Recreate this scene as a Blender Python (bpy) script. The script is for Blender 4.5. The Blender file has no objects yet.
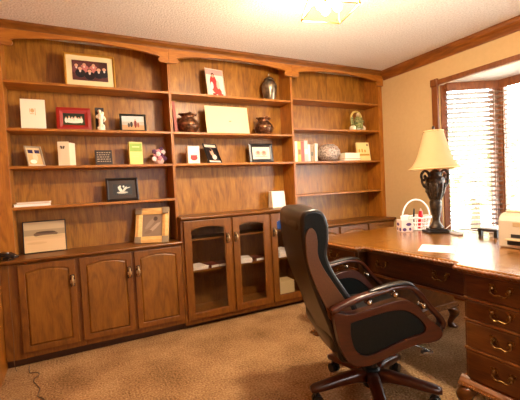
import bpy, bmesh, math, random
from mathutils import Vector, Matrix
random.seed(7)
PI = math.pi
S = bpy.context.scene
COL = S.collection

# ------------------------------------------------------------------ materials
def lin(c):
    return tuple(((v/255.0)/12.92 if v/255.0 <= .04045 else ((v/255.0+.055)/1.055)**2.4) for v in c)
_cache = {}
def new_mat(name):
    m = bpy.data.materials.new(name); m.use_nodes = True
    nt = m.node_tree
    return m, nt, nt.nodes['Principled BSDF']
def plain(rgb, rough=.5, metal=0.0, coat=0.0, spec=.5):
    key = ('p', tuple(rgb), rough, metal, coat, spec)
    if key in _cache: return _cache[key]
    m, nt, b = new_mat('plain_%d_%d_%d' % tuple(rgb))
    b.inputs['Base Color'].default_value = (*lin(rgb), 1)
    b.inputs['Roughness'].default_value = rough
    b.inputs['Metallic'].default_value = metal
    b.inputs['Coat Weight'].default_value = coat
    b.inputs['Specular IOR Level'].default_value = spec
    nz = nt.nodes.new('ShaderNodeTexNoise'); nz.inputs['Scale'].default_value = 60
    bp = nt.nodes.new('ShaderNodeBump'); bp.inputs['Strength'].default_value = .04; bp.inputs['Distance'].default_value = .002
    nt.links.new(nz.outputs['Fac'], bp.inputs['Height']); nt.links.new(bp.outputs['Normal'], b.inputs['Normal'])
    _cache[key] = m
    return m
def ramp(nt, src, stops):
    r = nt.nodes.new('ShaderNodeValToRGB')
    el = r.color_ramp.elements
    while len(el) < len(stops): el.new(.5)
    for e, (p, c) in zip(el, stops): e.position = p; e.color = (*lin(c), 1)
    nt.links.new(src, r.inputs['Fac'])
    return r
def wood(name, dark, mid, light, axis='z', rough=.42, coat=.1, sc=1.0, bump=.15):
    """Straight-grained timber, the grain running along one object axis."""
    m, nt, b = new_mat(name)
    tc = nt.nodes.new('ShaderNodeTexCoord')
    def mp(across, along):
        n = nt.nodes.new('ShaderNodeMapping')
        v = [across*sc]*3; v['xyz'.index(axis)] = along*sc
        n.inputs['Scale'].default_value = v
        nt.links.new(tc.outputs['Object'], n.inputs['Vector']); return n
    a = nt.nodes.new('ShaderNodeTexNoise'); a.inputs['Scale'].default_value = 1; a.inputs['Detail'].default_value = 3; a.inputs['Distortion'].default_value = 2.2
    nt.links.new(mp(13, 3.2).outputs[0], a.inputs['Vector'])
    f = nt.nodes.new('ShaderNodeTexNoise'); f.inputs['Scale'].default_value = 1; f.inputs['Detail'].default_value = 2
    nt.links.new(mp(190, 16).outputs[0], f.inputs['Vector'])
    mx = nt.nodes.new('ShaderNodeMath'); mx.operation = 'MULTIPLY_ADD'; mx.inputs[1].default_value = .36
    nt.links.new(f.outputs['Fac'], mx.inputs[0])
    m2 = nt.nodes.new('ShaderNodeMath'); m2.operation = 'MULTIPLY'; m2.inputs[1].default_value = .66
    nt.links.new(a.outputs['Fac'], m2.inputs[0]); nt.links.new(m2.outputs[0], mx.inputs[2])
    r = ramp(nt, mx.outputs[0], [(.30, dark), (.51, mid), (.74, light)])
    nt.links.new(r.outputs['Color'], b.inputs['Base Color'])
    b.inputs['Roughness'].default_value = rough; b.inputs['Coat Weight'].default_value = coat; b.inputs['Coat Roughness'].default_value = .25
    bp = nt.nodes.new('ShaderNodeBump'); bp.inputs['Strength'].default_value = bump; bp.inputs['Distance'].default_value = .002
    nt.links.new(f.outputs['Fac'], bp.inputs['Height']); nt.links.new(bp.outputs['Normal'], b.inputs['Normal'])
    return m
OAK_C = ((108, 64, 12), (154, 98, 24), (184, 126, 42))
OAKF_C = ((126, 72, 13), (164, 98, 22), (186, 118, 36))
oak_v = wood('oak_back', *OAK_C, axis='z', sc=.8)
oak_z = wood('oak_upright', *OAKF_C, axis='z')
oak_x = wood('oak_rail', *OAKF_C, axis='x')
oak_y = wood('oak_depth', *OAKF_C, axis='y')
DK = ((84, 44, 16), (126, 70, 28), (150, 90, 40))
cab_z = wood('oak_cabinet_upright', (92, 50, 9), (120, 69, 14), (139, 86, 22), axis='z')
cab_x = wood('oak_cabinet_rail', (92, 50, 9), (120, 69, 14), (139, 86, 22), axis='x')
cab_p = wood('oak_cabinet_panel', (102, 58, 11), (132, 80, 18), (150, 97, 28), axis='z')
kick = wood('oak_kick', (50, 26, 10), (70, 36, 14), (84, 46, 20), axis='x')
trim_y = wood('oak_trim_depth', (96, 52, 10), (128, 70, 16), (150, 86, 26), axis='y')
trim_z = wood('oak_trim_upright', (92, 48, 14), (124, 66, 22), (146, 84, 32), axis='z')
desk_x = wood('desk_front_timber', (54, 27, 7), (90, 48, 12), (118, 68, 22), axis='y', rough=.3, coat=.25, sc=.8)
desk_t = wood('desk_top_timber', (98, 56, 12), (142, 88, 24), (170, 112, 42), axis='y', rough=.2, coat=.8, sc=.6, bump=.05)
desk_e = wood('desk_edge_timber', (84, 44, 16), (128, 76, 32), (158, 100, 50), axis='y', rough=.3, coat=.3)
cherry = wood('chair_timber', (48, 15, 4), (68, 24, 6), (84, 34, 10), axis='x', rough=.3, coat=.2, sc=.7, bump=.05)
slat_m = wood('blind_timber', (92, 64, 44), (108, 78, 56), (120, 90, 66), axis='x', rough=.4)

def noisy(name, c1, c2, scale, rough=.9, bump=.4, dist=.01, detail=4, coat=0, voro=False, metal=0, sheen=0, lo=.35, hi=.65):
    m, nt, b = new_mat(name)
    tc = nt.nodes.new('ShaderNodeTexCoord')
    n = nt.nodes.new('ShaderNodeTexVoronoi' if voro else 'ShaderNodeTexNoise'); n.inputs['Scale'].default_value = scale
    if not voro: n.inputs['Detail'].default_value = detail
    nt.links.new(tc.outputs['Object'], n.inputs['Vector'])
    out = n.outputs['Distance'] if voro else n.outputs['Fac']
    r = ramp(nt, out, [(lo, c1), (hi, c2)])
    nt.links.new(r.outputs['Color'], b.inputs['Base Color'])
    bp = nt.nodes.new('ShaderNodeBump'); bp.inputs['Strength'].default_value = bump; bp.inputs['Distance'].default_value = dist
    nt.links.new(out, bp.inputs['Height']); nt.links.new(bp.outputs['Normal'], b.inputs['Normal'])
    b.inputs['Roughness'].default_value = rough; b.inputs['Coat Weight'].default_value = coat; b.inputs['Metallic'].default_value = metal
    b.inputs['Sheen Weight'].default_value = sheen
    return m
def carpet_mat():
    m, nt, b = new_mat('carpet')
    tc = nt.nodes.new('ShaderNodeTexCoord')
    n1 = nt.nodes.new('ShaderNodeTexNoise'); n1.inputs['Scale'].default_value = 3.2; n1.inputs['Detail'].default_value = 4
    n2 = nt.nodes.new('ShaderNodeTexNoise'); n2.inputs['Scale'].default_value = 85; n2.inputs['Detail'].default_value = 3
    for n in (n1, n2): nt.links.new(tc.outputs['Object'], n.inputs['Vector'])
    a = nt.nodes.new('ShaderNodeMath'); a.operation = 'MULTIPLY'; a.inputs[1].default_value = .4
    nt.links.new(n1.outputs['Fac'], a.inputs[0])
    s = nt.nodes.new('ShaderNodeMath'); s.operation = 'MULTIPLY_ADD'; s.inputs[1].default_value = .6
    nt.links.new(n2.outputs['Fac'], s.inputs[0]); nt.links.new(a.outputs[0], s.inputs[2])
    r = ramp(nt, s.outputs[0], [(.32, (112, 80, 48)), (.5, (176, 134, 90)), (.66, (212, 172, 124))])
    nt.links.new(r.outputs['Color'], b.inputs['Base Color'])
    b.inputs['Roughness'].default_value = .95; b.inputs['Specular IOR Level'].default_value = .1
    bp = nt.nodes.new('ShaderNodeBump'); bp.inputs['Strength'].default_value = .9; bp.inputs['Distance'].default_value = .02
    nt.links.new(n2.outputs['Fac'], bp.inputs['Height']); nt.links.new(bp.outputs['Normal'], b.inputs['Normal'])
    return m
carpet = carpet_mat()
wallp = noisy('wall_paint', (202, 168, 116), (205, 171, 119), 30, rough=.85, bump=.04, dist=.004)
ceilm = noisy('ceiling_texture', (228, 222, 216), (248, 244, 238), 75, rough=.95, bump=.9, dist=.012)
ceilw = plain((236, 228, 216), .85)
leather = noisy('black_leather', (16, 15, 13), (26, 23, 20), 160, rough=.34, bump=.12, dist=.002, coat=.1)
leather_g = noisy('green_black_leather', (14, 17, 13), (22, 25, 19), 160, rough=.55, bump=.12, dist=.002)
leather_g.node_tree.nodes['Principled BSDF'].inputs['Specular IOR Level'].default_value = .2
leather_b = noisy('brown_leather', (96, 58, 24), (108, 68, 32), 160, rough=.45, bump=.12, dist=.002)
leather_r = noisy('dark_brown_leather', (25, 18, 12), (35, 26, 18), 160, rough=.36, bump=.12, dist=.002)
steel = plain((200, 196, 190), .18, 1.0)
black = plain((18, 17, 16), .35)
brass = plain((176, 128, 62), .3, 1.0)
aged = noisy('aged_brass', (84, 58, 30), (156, 118, 66), 90, rough=.35, bump=.1, metal=1)
gold = plain((226, 176, 76), .3, .8)
pullm = plain((206, 176, 130), .28, .9)
bronze = noisy('dark_bronze', (30, 22, 14), (74, 56, 36), 45, rough=.4, bump=.6, dist=.01, metal=.5)
copper = noisy('mottled_copper', (66, 42, 28), (146, 98, 66), 40, rough=.28, bump=.3, dist=.004, metal=.7)
silver = noisy('tarnished_silver', (84, 70, 54), (160, 146, 124), 14, rough=.28, bump=.1, metal=.8)
white = plain((240, 234, 222), .5)
cream = plain((226, 206, 158), .6)
paper = plain((244, 240, 232), .7)
beige = plain((200, 184, 158), .5)

def glass_mat(name, tint=(1, 1, 1), gl=.04, rough=.02):
    m = bpy.data.materials.new(name); m.use_nodes = True; nt = m.node_tree; nt.nodes.clear()
    o = nt.nodes.new('ShaderNodeOutputMaterial'); t = nt.nodes.new('ShaderNodeBsdfTransparent'); g = nt.nodes.new('ShaderNodeBsdfGlossy')
    t.inputs['Color'].default_value = (*tint, 1); g.inputs['Roughness'].default_value = rough
    mx = nt.nodes.new('ShaderNodeMixShader'); mx.inputs[0].default_value = gl
    nt.links.new(t.outputs[0], mx.inputs[1]); nt.links.new(g.outputs[0], mx.inputs[2]); nt.links.new(mx.outputs[0], o.inputs[0])
    return m
pane = glass_mat('window_glass')
cabglass = glass_mat('cabinet_glass', (.95, .95, .93))
def lampglass_mat():
    m = bpy.data.materials.new('ribbed_lamp_glass'); m.use_nodes = True; nt = m.node_tree; nt.nodes.clear()
    o = nt.nodes.new('ShaderNodeOutputMaterial'); t = nt.nodes.new('ShaderNodeBsdfTransparent'); d = nt.nodes.new('ShaderNodeBsdfTranslucent')
    t.inputs['Color'].default_value = (1, .97, .9, 1); d.inputs['Color'].default_value = (1, .9, .7, 1)
    mx = nt.nodes.new('ShaderNodeMixShader'); mx.inputs[0].default_value = .12
    nt.links.new(t.outputs[0], mx.inputs[1]); nt.links.new(d.outputs[0], mx.inputs[2]); nt.links.new(mx.outputs[0], o.inputs[0])
    return m
lampglass = lampglass_mat()
def shade_mat():
    m, nt, b = new_mat('cream_shade_fabric')
    b.inputs['Base Color'].default_value = (*lin((228, 196, 142)), 1); b.inputs['Roughness'].default_value = .85
    t = nt.nodes.new('ShaderNodeBsdfTranslucent'); t.inputs['Color'].default_value = (*lin((206, 146, 84)), 1)
    mx = nt.nodes.new('ShaderNodeMixShader'); mx.inputs[0].default_value = .45
    out = nt.nodes['Material Output']
    nt.links.new(b.outputs[0], mx.inputs[1]); nt.links.new(t.outputs[0], mx.inputs[2]); nt.links.new(mx.outputs[0], out.inputs[0])
    return m
shade_m = shade_mat()
def emit(name, c, s):
    m = bpy.data.materials.new(name); m.use_nodes = True; nt = m.node_tree; nt.nodes.clear()
    o = nt.nodes.new('ShaderNodeOutputMaterial'); e = nt.nodes.new('ShaderNodeEmission')
    e.inputs['Color'].default_value = (*c, 1); e.inputs['Strength'].default_value = s
    nt.links.new(e.outputs[0], o.inputs[0]); return m
bulb_m = emit('lit_bulb', (1, .8, .5), 14)

# ------------------------------------------------------------------ geometry helpers
class B:
    def __init__(self): self.bm = bmesh.new(); self.mi = 0
    def face(self, vs):
        try:
            f = self.bm.faces.new(vs); f.material_index = self.mi; return f
        except ValueError: return None
    def box(self, x0, x1, y0, y1, z0, z1):
        v = [self.bm.verts.new((x, y, z)) for z in (z0, z1) for x, y in ((x0, y0), (x1, y0), (x1, y1), (x0, y1))]
        for q in ((3, 2, 1, 0), (4, 5, 6, 7), (0, 1, 5, 4), (1, 2, 6, 5), (2, 3, 7, 6), (3, 0, 4, 7)): self.face([v[i] for i in q])
        return self
    def prism(self, pts, axis, a, b):
        def P(u, v, w): return {'x': (w, u, v), 'y': (u, w, v), 'z': (u, v, w)}[axis]
        A = [self.bm.verts.new(P(u, v, a)) for u, v in pts]; C = [self.bm.verts.new(P(u, v, b)) for u, v in pts]
        self.face(A); self.face(C[::-1]); n = len(pts)
        for i in range(n): self.face([A[i], C[i], C[(i+1) % n], A[(i+1) % n]])
        return self
    def ring(self, outer, inner, axis, a, b):
        """Plate with a hole: outer and inner outlines of the same length."""
        def P(p, w): return {'x': (w, *p), 'y': (p[0], w, p[1]), 'z': (*p, w)}[axis]
        V = [[self.bm.verts.new(P(p, w)) for p in L] for L in (outer, inner) for w in (a, b)]
        n = len(outer)
        for i in range(n):
            j = (i+1) % n
            self.face([V[0][i], V[0][j], V[2][j], V[2][i]]); self.face([V[1][i], V[3][i], V[3][j], V[1][j]])
            self.face([V[0][i], V[1][i], V[1][j], V[0][j]]); self.face([V[2][i], V[2][j], V[3][j], V[3][i]])
        return self
    def loft(self, rings, cap=True, closed=False):
        R = [[self.bm.verts.new(p) for p in r] for r in rings]; n = len(R[0])
        m = len(R)
        for k in range(m if closed else m-1):
            for i in range(n): self.face([R[k][i], R[k][(i+1) % n], R[(k+1) % m][(i+1) % n], R[(k+1) % m][i]])
        if cap and not closed: self.face(R[0][::-1]); self.face(R[-1])
        return self
    def lathe(self, prof, c=(0, 0, 0), n=24):
        self.loft([[(c[0]+r*math.cos(2*PI*i/n), c[1]+r*math.sin(2*PI*i/n), c[2]+z) for i in range(n)] for r, z in prof]); return self
    def tube(self, pts, r, n=8, closed=False, sq=1.0):
        pts = [Vector(p) for p in pts]; rings = []; N = len(pts); prev = None
        for i, p in enumerate(pts):
            if closed: t = pts[(i+1) % N]-pts[i-1]
            else: t = pts[min(i+1, N-1)]-pts[max(i-1, 0)]
            t.normalize()
            if prev is None: prev = Vector((0, 0, 1)) if abs(t.z) < .9 else Vector((1, 0, 0))
            u = t.cross(prev)
            if u.length < 1e-5: u = t.orthogonal()
            u.normalize(); w = u.cross(t).normalized(); prev = w
            rr = r[i] if isinstance(r, (list, tuple)) else r
            rings.append([tuple(p+u*(rr*math.cos(2*PI*k/n))+w*(rr*sq*math.sin(2*PI*k/n))) for k in range(n)])
        self.loft(rings, closed=closed); return self
    def cyl(self, p0, p1, r0, r1=None, n=16): return self.tube([p0, p1], [r0, r0 if r1 is None else r1], n)
    def ball(self, c, r, n=14, m=9):
        r = r if isinstance(r, (tuple, list)) else (r, r, r)
        self.loft([[(c[0]+r[0]*math.sin(PI*(k+.02)/(m+.04))*math.cos(2*PI*i/n), c[1]+r[1]*math.sin(PI*(k+.02)/(m+.04))*math.sin(2*PI*i/n), c[2]-r[2]*math.cos(PI*(k+.02)/(m+.04))) for i in range(n)] for k in range(m+1)]); return self
    def xf(self, M): bmesh.ops.transform(self.bm, matrix=M, verts=self.bm.verts); return self

def obj(name, b, mat, parent=None, w=None, bevel=0, smooth=False, sub=0, seg=2):
    """One mesh object; w: the root whose place the world coordinates in b are measured from."""
    if w is not None: b.xf(Matrix.Translation(-Vector(w.location)))
    bmesh.ops.remove_doubles(b.bm, verts=b.bm.verts, dist=1e-6)
    bmesh.ops.recalc_face_normals(b.bm, faces=b.bm.faces)
    me = bpy.data.meshes.new(name); b.bm.to_mesh(me); b.bm.free()
    for m in (mat if isinstance(mat, (list, tuple)) else [mat]): me.materials.append(m)
    o = bpy.data.objects.new(name, me); COL.objects.link(o)
    if smooth:
        for p in me.polygons: p.use_smooth = True
    if parent is not None: o.parent = parent
    if bevel:
        md = o.modifiers.new('bevel', 'BEVEL'); md.width = bevel; md.segments = seg; md.limit_method = 'ANGLE'; md.angle_limit = math.radians(40)
    if sub:
        md = o.modifiers.new('sub', 'SUBSURF'); md.levels = sub; md.render_levels = sub
    return o
def smooth_angle(o, deg=40):
    me = o.data
    for p in me.polygons: p.use_smooth = True
    me.set_sharp_from_angle(angle=math.radians(deg))
    return o
def tag(o, label, cat, group=None):
    o['label'] = label; o['category'] = cat
    if group: o['group'] = group
    return o
def root(name, label, cat, loc=(0, 0, 0), rz=0, group=None):
    o = bpy.data.objects.new(name, None); COL.objects.link(o); o.empty_display_size = .1
    o.location = loc; o.rotation_euler = (0, 0, rz)
    return tag(o, label, cat, group)
def struct(name, b, mat, **k):
    o = obj(name, b, mat, **k); o['kind'] = 'structure'; return o
def spline(pts, n=6, closed=False):
    """Catmull-Rom through 2-D or 3-D points."""
    P = [Vector(p) for p in pts]; N = len(P); out = []
    for i in range(N if closed else N-1):
        p0, p1, p2, p3 = (P[(i+k) % N] if closed else P[min(max(i+k, 0), N-1)] for k in (-1, 0, 1, 2))
        for j in range(n):
            t = j/n
            out.append(tuple(.5*((2*p1)+(p2-p0)*t+(2*p0-5*p1+4*p2-p3)*t*t+(3*p1-p0-3*p2+p3)*t**3)))
    if not closed: out.append(tuple(P[-1]))
    return out
def disc(cx, cy, rx, ry, n=14, rot=0):
    return [(cx+rx*math.cos(a)*math.cos(rot)-ry*math.sin(a)*math.sin(rot), cy+rx*math.cos(a)*math.sin(rot)+ry*math.sin(a)*math.cos(rot)) for a in (2*PI*i/n for i in range(n))]
def rect(x0, x1, y0, y1): return [(x0, y0), (x1, y0), (x1, y1), (x0, y1)]

# ------------------------------------------------------------------ the room
XL, XR, YB, YN, H = -.462, 3.29, 3.38, -1.3, 2.44
struct('floor', B().box(XL-.1, XR+.1, YN-.1, YB+.1, -.1, 0), carpet)
struct('ceiling', B().box(XL-.1, XR+.1, YN-.1, YB+.1, H, H+.1), ceilm)
struct('wall_back', B().box(XL-.1, XR+.1, YB, YB+.1, 0, H), wallp)
struct('wall_left', B().box(XL-.1, XL, YN, YB, 0, H), oak_z)
VX0, VX1, VZ0, VZ1 = .85, 1.65, 1.15, 2.1
struct('wall_front', B().box(XL-.1, VX0, YN-.1, YN, 0, H).box(VX1, XR+.1, YN-.1, YN, 0, H).box(VX0, VX1, YN-.1, YN, 0, VZ0).box(VX0, VX1, YN-.1, YN, VZ1, H), wallp)
wf_ = B().ring([(VX0, VZ0), (VX1, VZ0), (VX1, VZ1), (VX0, VZ1)], [(VX0+.05, VZ0+.05), (VX1-.05, VZ0+.05), (VX1-.05, VZ1-.05), (VX0+.05, VZ1-.05)], 'y', YN-.07, YN-.02)
wf_.box((VX0+VX1)/2-.02, (VX0+VX1)/2+.02, YN-.07, YN-.02, VZ0+.05, VZ1-.05)
wf_ = struct('window_4', wf_, trim_z)  # unseen window added behind the camera for neutral daylight fill
obj('window_glass', B().box(VX0+.05, VX1-.05, YN-.05, YN-.044, VZ0+.05, VZ1-.05), pane, wf_)
WY0, WY1, WZ0, WZ1 = .20, 2.405, .60, 2.105
wr = B()
wr.box(XR, XR+.12, YN, WY0, 0, H).box(XR, XR+.12, WY1, YB, 0, H).box(XR, XR+.12, WY0, WY1, 0, WZ0).box(XR, XR+.12, WY0, WY1, WZ1, H)
struct('wall_right', wr, wallp)
# crown mouldings
cp = [(0, 0), (0, -.10), (.012, -.10), (.016, -.085), (.03, -.06), (.05, -.035), (.055, -.018), (.06, -.016), (.06, 0)]
b = B(); b.prism([(XR-u, H+v) for u, v in cp], 'y', YN, 3.10)
struct('trim_1', b, trim_y)
b = B(); b.prism([(3.14-.02-u*.8, H-.001+v*.45) for u, v in cp], 'x', XL, XR)
struct('trim_2', b, cab_x)
b = B(); b.box(XR-.014, XR, YN, 3.0, 0, .09); struct('baseboard_right', b, trim_y, bevel=.004)
# window casing on the wall
cas = B()
cas.box(XR-.022, XR, WY1, WY1+.068, WZ0-.08, WZ1+.05).box(XR-.022, XR, WY0-.068, WY0, WZ0-.08, WZ1+.05)
cas.box(XR-.024, XR, WY0, WY1, WZ1, WZ1+.047)
cas.box(XR-.03, XR, WY1-.004, WY1+.075, WZ1-.01, WZ1+.062)
cas.box(XR-.04, XR, WY0-.07, WY1+.07, WZ0-.025, WZ0+.002)
struct('trim_3', cas, trim_z, bevel=.005)
# bay: ceiling, seat board, three windows
A0, A1, A2, A3 = (XR+.02, 2.40), (3.80, 2.13), (3.80, .47), (XR+.02, .20)
outl = [(XR+.005, WY1), (A1[0]+.12, A1[1]+.10), (A2[0]+.12, A2[1]-.10), (XR+.005, WY0)]
b = B(); b.prism(outl, 'z', WZ1-.006, WZ1+.06); struct('trim_4', b, ceilw)
b = B(); b.prism(outl, 'z', WZ0-.06, WZ0); struct('trim_5', b, trim_y)
def bay_window(k, p, q):
    p, q = Vector(p), Vector(q); L = (q-p).length; ang = math.atan2((q-p).y, (q-p).x)
    M = Matrix.Translation((p.x, p.y, 0)) @ Matrix.Rotation(ang, 4, 'Z')      # local x along the pane, +y outward
    fw = .055
    f = B().box(0, fw, -.01, .06, WZ0, WZ1).box(L-fw, L, -.01, .06, WZ0, WZ1).box(fw, L-fw, -.01, .06, WZ0, WZ0+fw).box(fw, L-fw, -.01, .06, WZ1-fw, WZ1)
    f.xf(M)
    o = struct('window_%d' % k, f, trim_z, bevel=.004)
    g = B().box(fw, L-fw, .02, .026, WZ0+fw, WZ1-fw); g.xf(M)
    obj('window_glass', g, pane, o)
    return M, L
wins = [bay_window(k+1, p, q) for k, (p, q) in enumerate(((A0, A1), (A1, A2), (A2, A3)))]
cp_ = B()
for c in (A1, A2): cp_.box(c[0]-.02, c[0]+.06, c[1]-.035, c[1]+.035, WZ0, WZ1)
struct('trim_6', cp_, trim_z)
def blind(k, label):
    M, L = wins[k]
    e = .04 if k == 1 else .02
    r = root('window_blind', label, 'blind', group='wooden slat blinds in the bay')
    off = -.055
    v = B().box(e, L-e, off-.035, off-.02, WZ1-.085, WZ1-.004).box(e, L-e, off-.02, off+.03, WZ1-.045, WZ1-.006); v.xf(M)
    obj('valance', v, trim_z, r, bevel=.003)
    s = B(); z = WZ1-.115; n = 0; tilt = .001 if k == 1 else .009
    while z > WZ0+.06:
        t = -tilt
        vs = [(e+.005, off-.024, z-t), (L-e-.005, off-.024, z-t), (L-e-.005, off+.024, z+t), (e+.005, off+.024, z+t)]
        lo = [s.bm.verts.new(p) for p in vs]; hi = [s.bm.verts.new((p[0], p[1], p[2]+.003)) for p in vs]
        s.face(lo[::-1]); s.face(hi)
        for i in range(4): s.face([lo[i], lo[(i+1) % 4], hi[(i+1) % 4], hi[i]])
        z -= .0455; n += 1
    s.xf(M); obj('slats', s, slat_m, r)
    bt = B().box(e+.005, L-e-.005, off-.024, off+.024, WZ0+.012, WZ0+.03); bt.xf(M); obj('bottom_rail', bt, trim_z, r, bevel=.003)
    c = B(); m = max(2, round(L/.45))
    for i in range(m):
        x = .09+(L-.18)*i/(m-1)
        for y in (off-.027, off+.027): c.cyl((x, y, WZ0+.02), (x, y, WZ1-.05), .0012, n=5)
    c.xf(M); obj('ladder_cord', c, white, r)
    return r
blind(0, 'wooden slat blind on the narrow angled bay window behind the table lamp')
blind(1, 'wide wooden slat blind on the central bay window, behind the printer')

# ------------------------------------------------------------------ bookcase hutches
YF = 3.14; YP = 3.36
BAY = ((XL+.002, .811), (.812, 2.0435), (2.0445, XR-.002))
def hutch(i, z0, shelves, label):
    xl, xr = BAY[i]
    r = root('bookcase', label, 'bookcase', ((xl+xr)/2, YF, z0), group='bookcase sections along the back wall')
    k = dict(parent=r, w=r)
    il = xl+(.089 if i == 0 else .011); ir = xr-(.062 if i == 2 else .011)
    ztop = 2.438
    obj('back_panel', B().box(xl, xr, YP, YP+.015, z0, ztop), oak_v, **k)
    obj('side_panel', B().box(xl, il, YF, YP, z0, ztop), oak_z, bevel=.002, **k)
    obj('side_panel', B().box(ir, xr, YF, YP, z0, ztop), oak_z, bevel=.002, **k)
    for z in shelves:
        obj('shelf', B().box(il, ir, YF+.002, YP, z-.02, z), oak_x, bevel=.003, **k)
    # arched valance with stepped blocks at its ends
    bl = il+.078 if i == 0 else xl+.085; br = ir-.045 if i == 2 else xr-.085
    zb = 2.278
    pts = [(xl, 2.425), (xl, zb), (bl-.02, zb), (bl-.006, zb+.006), (bl, zb+.018), (bl, zb+.03), (bl-.012, zb+.042)]
    n = 14
    for j in range(n+1):
        t = j/n; pts.append((bl+.008+(br-bl-.016)*t, zb+.052+.042*(1-(2*t-1)**2)))
    pts += [(br+.012, zb+.042), (br, zb+.03), (br, zb+.018), (br+.006, zb+.006), (br+.02, zb), (xr, zb), (xr, 2.425)]
    obj('valance', B().prism(pts, 'y', YF-.026, YF-.001), oak_x, bevel=.003, **k)
    return r
hutch(0, .769, (2.0445, 1.7035, 1.429, 1.1325), 'left-hand oak bookcase section with five tiers of framed photos')
hutch(1, .967, (2.0445, 1.7035, 1.429), 'middle oak bookcase section above the glass-doored cabinet')
hutch(2, .767, (2.0762, 1.7727, 1.429, 1.0893), 'right-hand oak bookcase section with books, next to the wall')

# base cabinets, countertops
def arch(x0, x1, z0, z1, rise, n=10):
    """Closed outline: flat bottom, segmental arch top peaking at z1."""
    p = [(x0, z0), (x1, z0)]
    for j in range(n+1):
        t = j/n; p.append((x1+(x0-x1)*t, z1-rise*(2*t-1)**2))
    return p
def outer_of(x0, x1, z0, z1, n=10):
    p = [(x0, z0), (x1, z0)]
    for j in range(n+1): p.append((x1+(x0-x1)*j/n, z1))
    return p
def pull(d, x, y, z, w):
    obj('handle_plate', B().box(x-.014, x+.014, y-.004, y, z-.044, z+.044), plain((40, 30, 22), .4, .5), d, w=w, bevel=.001)
    hb = B(); hb.ball((x, y-.009, z+.03), .010, 10, 6).ball((x, y-.009, z-.03), .010, 10, 6)
    hb.tube(spline([(x, y-.008, z+.03), (x, y-.028, z+.018), (x, y-.03, z-.014), (x, y-.008, z-.03)], 4), .008, 8)
    hb.box(x-.016, x+.016, y-.03, y-.02, z-.016, z+.008)
    return obj('handle', hb, pullm, d, w=w, bevel=.001, smooth=False)
def door(r, x0, x1, y, z0, z1, hx, hz, glass, rise=.024, fw=.056):
    if not glass: fw = .042
    ox = outer_of(x0, x1, z0, z1)
    inn = arch(x0+fw, x1-fw, z0+fw, z1-fw*.85, rise)
    d = obj('door', B().ring(ox, inn, 'y', y, y+.02), cab_z, r, w=r, bevel=.004)
    if glass:
        obj('glass_pane', B().prism(inn, 'y', y+.010, y+.013), cabglass, d, w=r)
        e = B().ring(arch(x0+fw, x1-fw, z0+fw, z1-fw*.85, rise), arch(x0+fw+.008, x1-fw-.008, z0+fw+.008, z1-fw*.85-.008, rise), 'y', y+.003, y+.009)
        obj('glazing_bead', e, cab_x, d, w=r)
    else:
        pb = B(); i2 = arch(x0+fw+.012, x1-fw-.012, z0+fw+.012, z1-fw*.85-.012, rise)
        pb.prism(inn, 'y', y+.012, y+.017)
        pb.loft([[(u, y+.012, v) for u, v in inn], [(u, y+.004, v) for u, v in i2]])
        obj('panel', pb, cab_p, d, w=r)
    pull(d, hx, y, hz, r)
    return d
def cabinet(name, label, i, yf, ztop, doors, glass, hz, shelf=(), top=.727, bot=.105):
    xl, xr = BAY[i]
    r = root(name, label, 'cabinet', ((xl+xr)/2, yf, 0))
    k = dict(parent=r, w=r)
    c = B().box(xl, xl+.018, yf+.02, YB-.002, .085, ztop).box(xr-.018, xr, yf+.02, YB-.002, .085, ztop)
    c.box(xl+.018, xr-.018, yf+.02, YB-.02, .085, .105).box(xl+.018, xr-.018, YB-.02, YB-.002, .085, ztop).box(xl+.018, xr-.018, yf+.02, YB-.02, ztop-.016, ztop)
    obj('carcass', c, cab_z, **k)
    ff = B(); xs = [xl]+[v for d in doors for v in (d[0]+.012, d[1]-.012)]+[xr]
    for j in range(0, len(xs), 2): ff.box(xs[j], xs[j+1], yf, yf+.02, bot-.042, ztop)
    for d in doors: ff.box(d[0]+.012, d[1]-.012, yf, yf+.02, bot-.042, bot+.013).box(d[0]+.012, d[1]-.012, yf, yf+.02, top-.012, ztop)
    obj('face_frame', ff, cab_z, bevel=.002, **k)
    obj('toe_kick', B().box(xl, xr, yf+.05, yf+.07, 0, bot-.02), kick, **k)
    for z in shelf: obj('shelf', B().box(xl+.018, xr-.018, yf+.06, YB-.02, z-.018, z), cab_x, **k)
    for d in doors: door(r, d[0], d[1], yf-.021, bot, top, d[2], hz, glass)
    return r
cabinet('storage_cabinet', 'oak base cabinet with three solid arched doors at the left', 0, 3.058, .735,
        ((-.356, .002, -.020), (.032, .402, .380), (.424, .798, .446)), False, .572)
cabinet('display_cabinet', 'taller oak cabinet with three glass doors in the middle', 1, 3.055, .933,
        ((.834, 1.262, 1.226), (1.282, 1.656, 1.306), (1.678, 2.03, 1.706)), True, .753, (.483, .762), .93, .08)
cabinet('storage_cabinet', 'low oak base cabinet at the right, mostly hidden behind the desk', 2, 3.03, .733,
        ((2.09, 2.46, 2.43), (2.49, 2.86, 2.52), (2.89, 3.25, 2.92)), False, .57)
def counter(i, yn, z0, z1, label, xe=0):
    xl, xr = BAY[i]
    p = [(YB-.002, z0), (yn+.03, z0), (yn+.014, z0+.008), (yn+.004, z0+.014), (yn, z1-.010), (yn+.004, z1-.003), (yn+.012, z1), (YB-.002, z1)]
    b = B().prism(p, 'x', xl-xe, xr+xe)
    tag(obj('countertop', b, cab_x), label, 'countertop', 'oak countertops of the built-in')
counter(0, 3.02, .736, .7685, 'oak countertop holding the framed landscape and wood-framed photo')
counter(1, 3.012, .934, .9665, 'raised oak countertop above the glass-doored cabinet', .004 if False else 0)
counter(2, 2.99, .734, .7665, 'low oak countertop at the right, just behind the desk')

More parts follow.
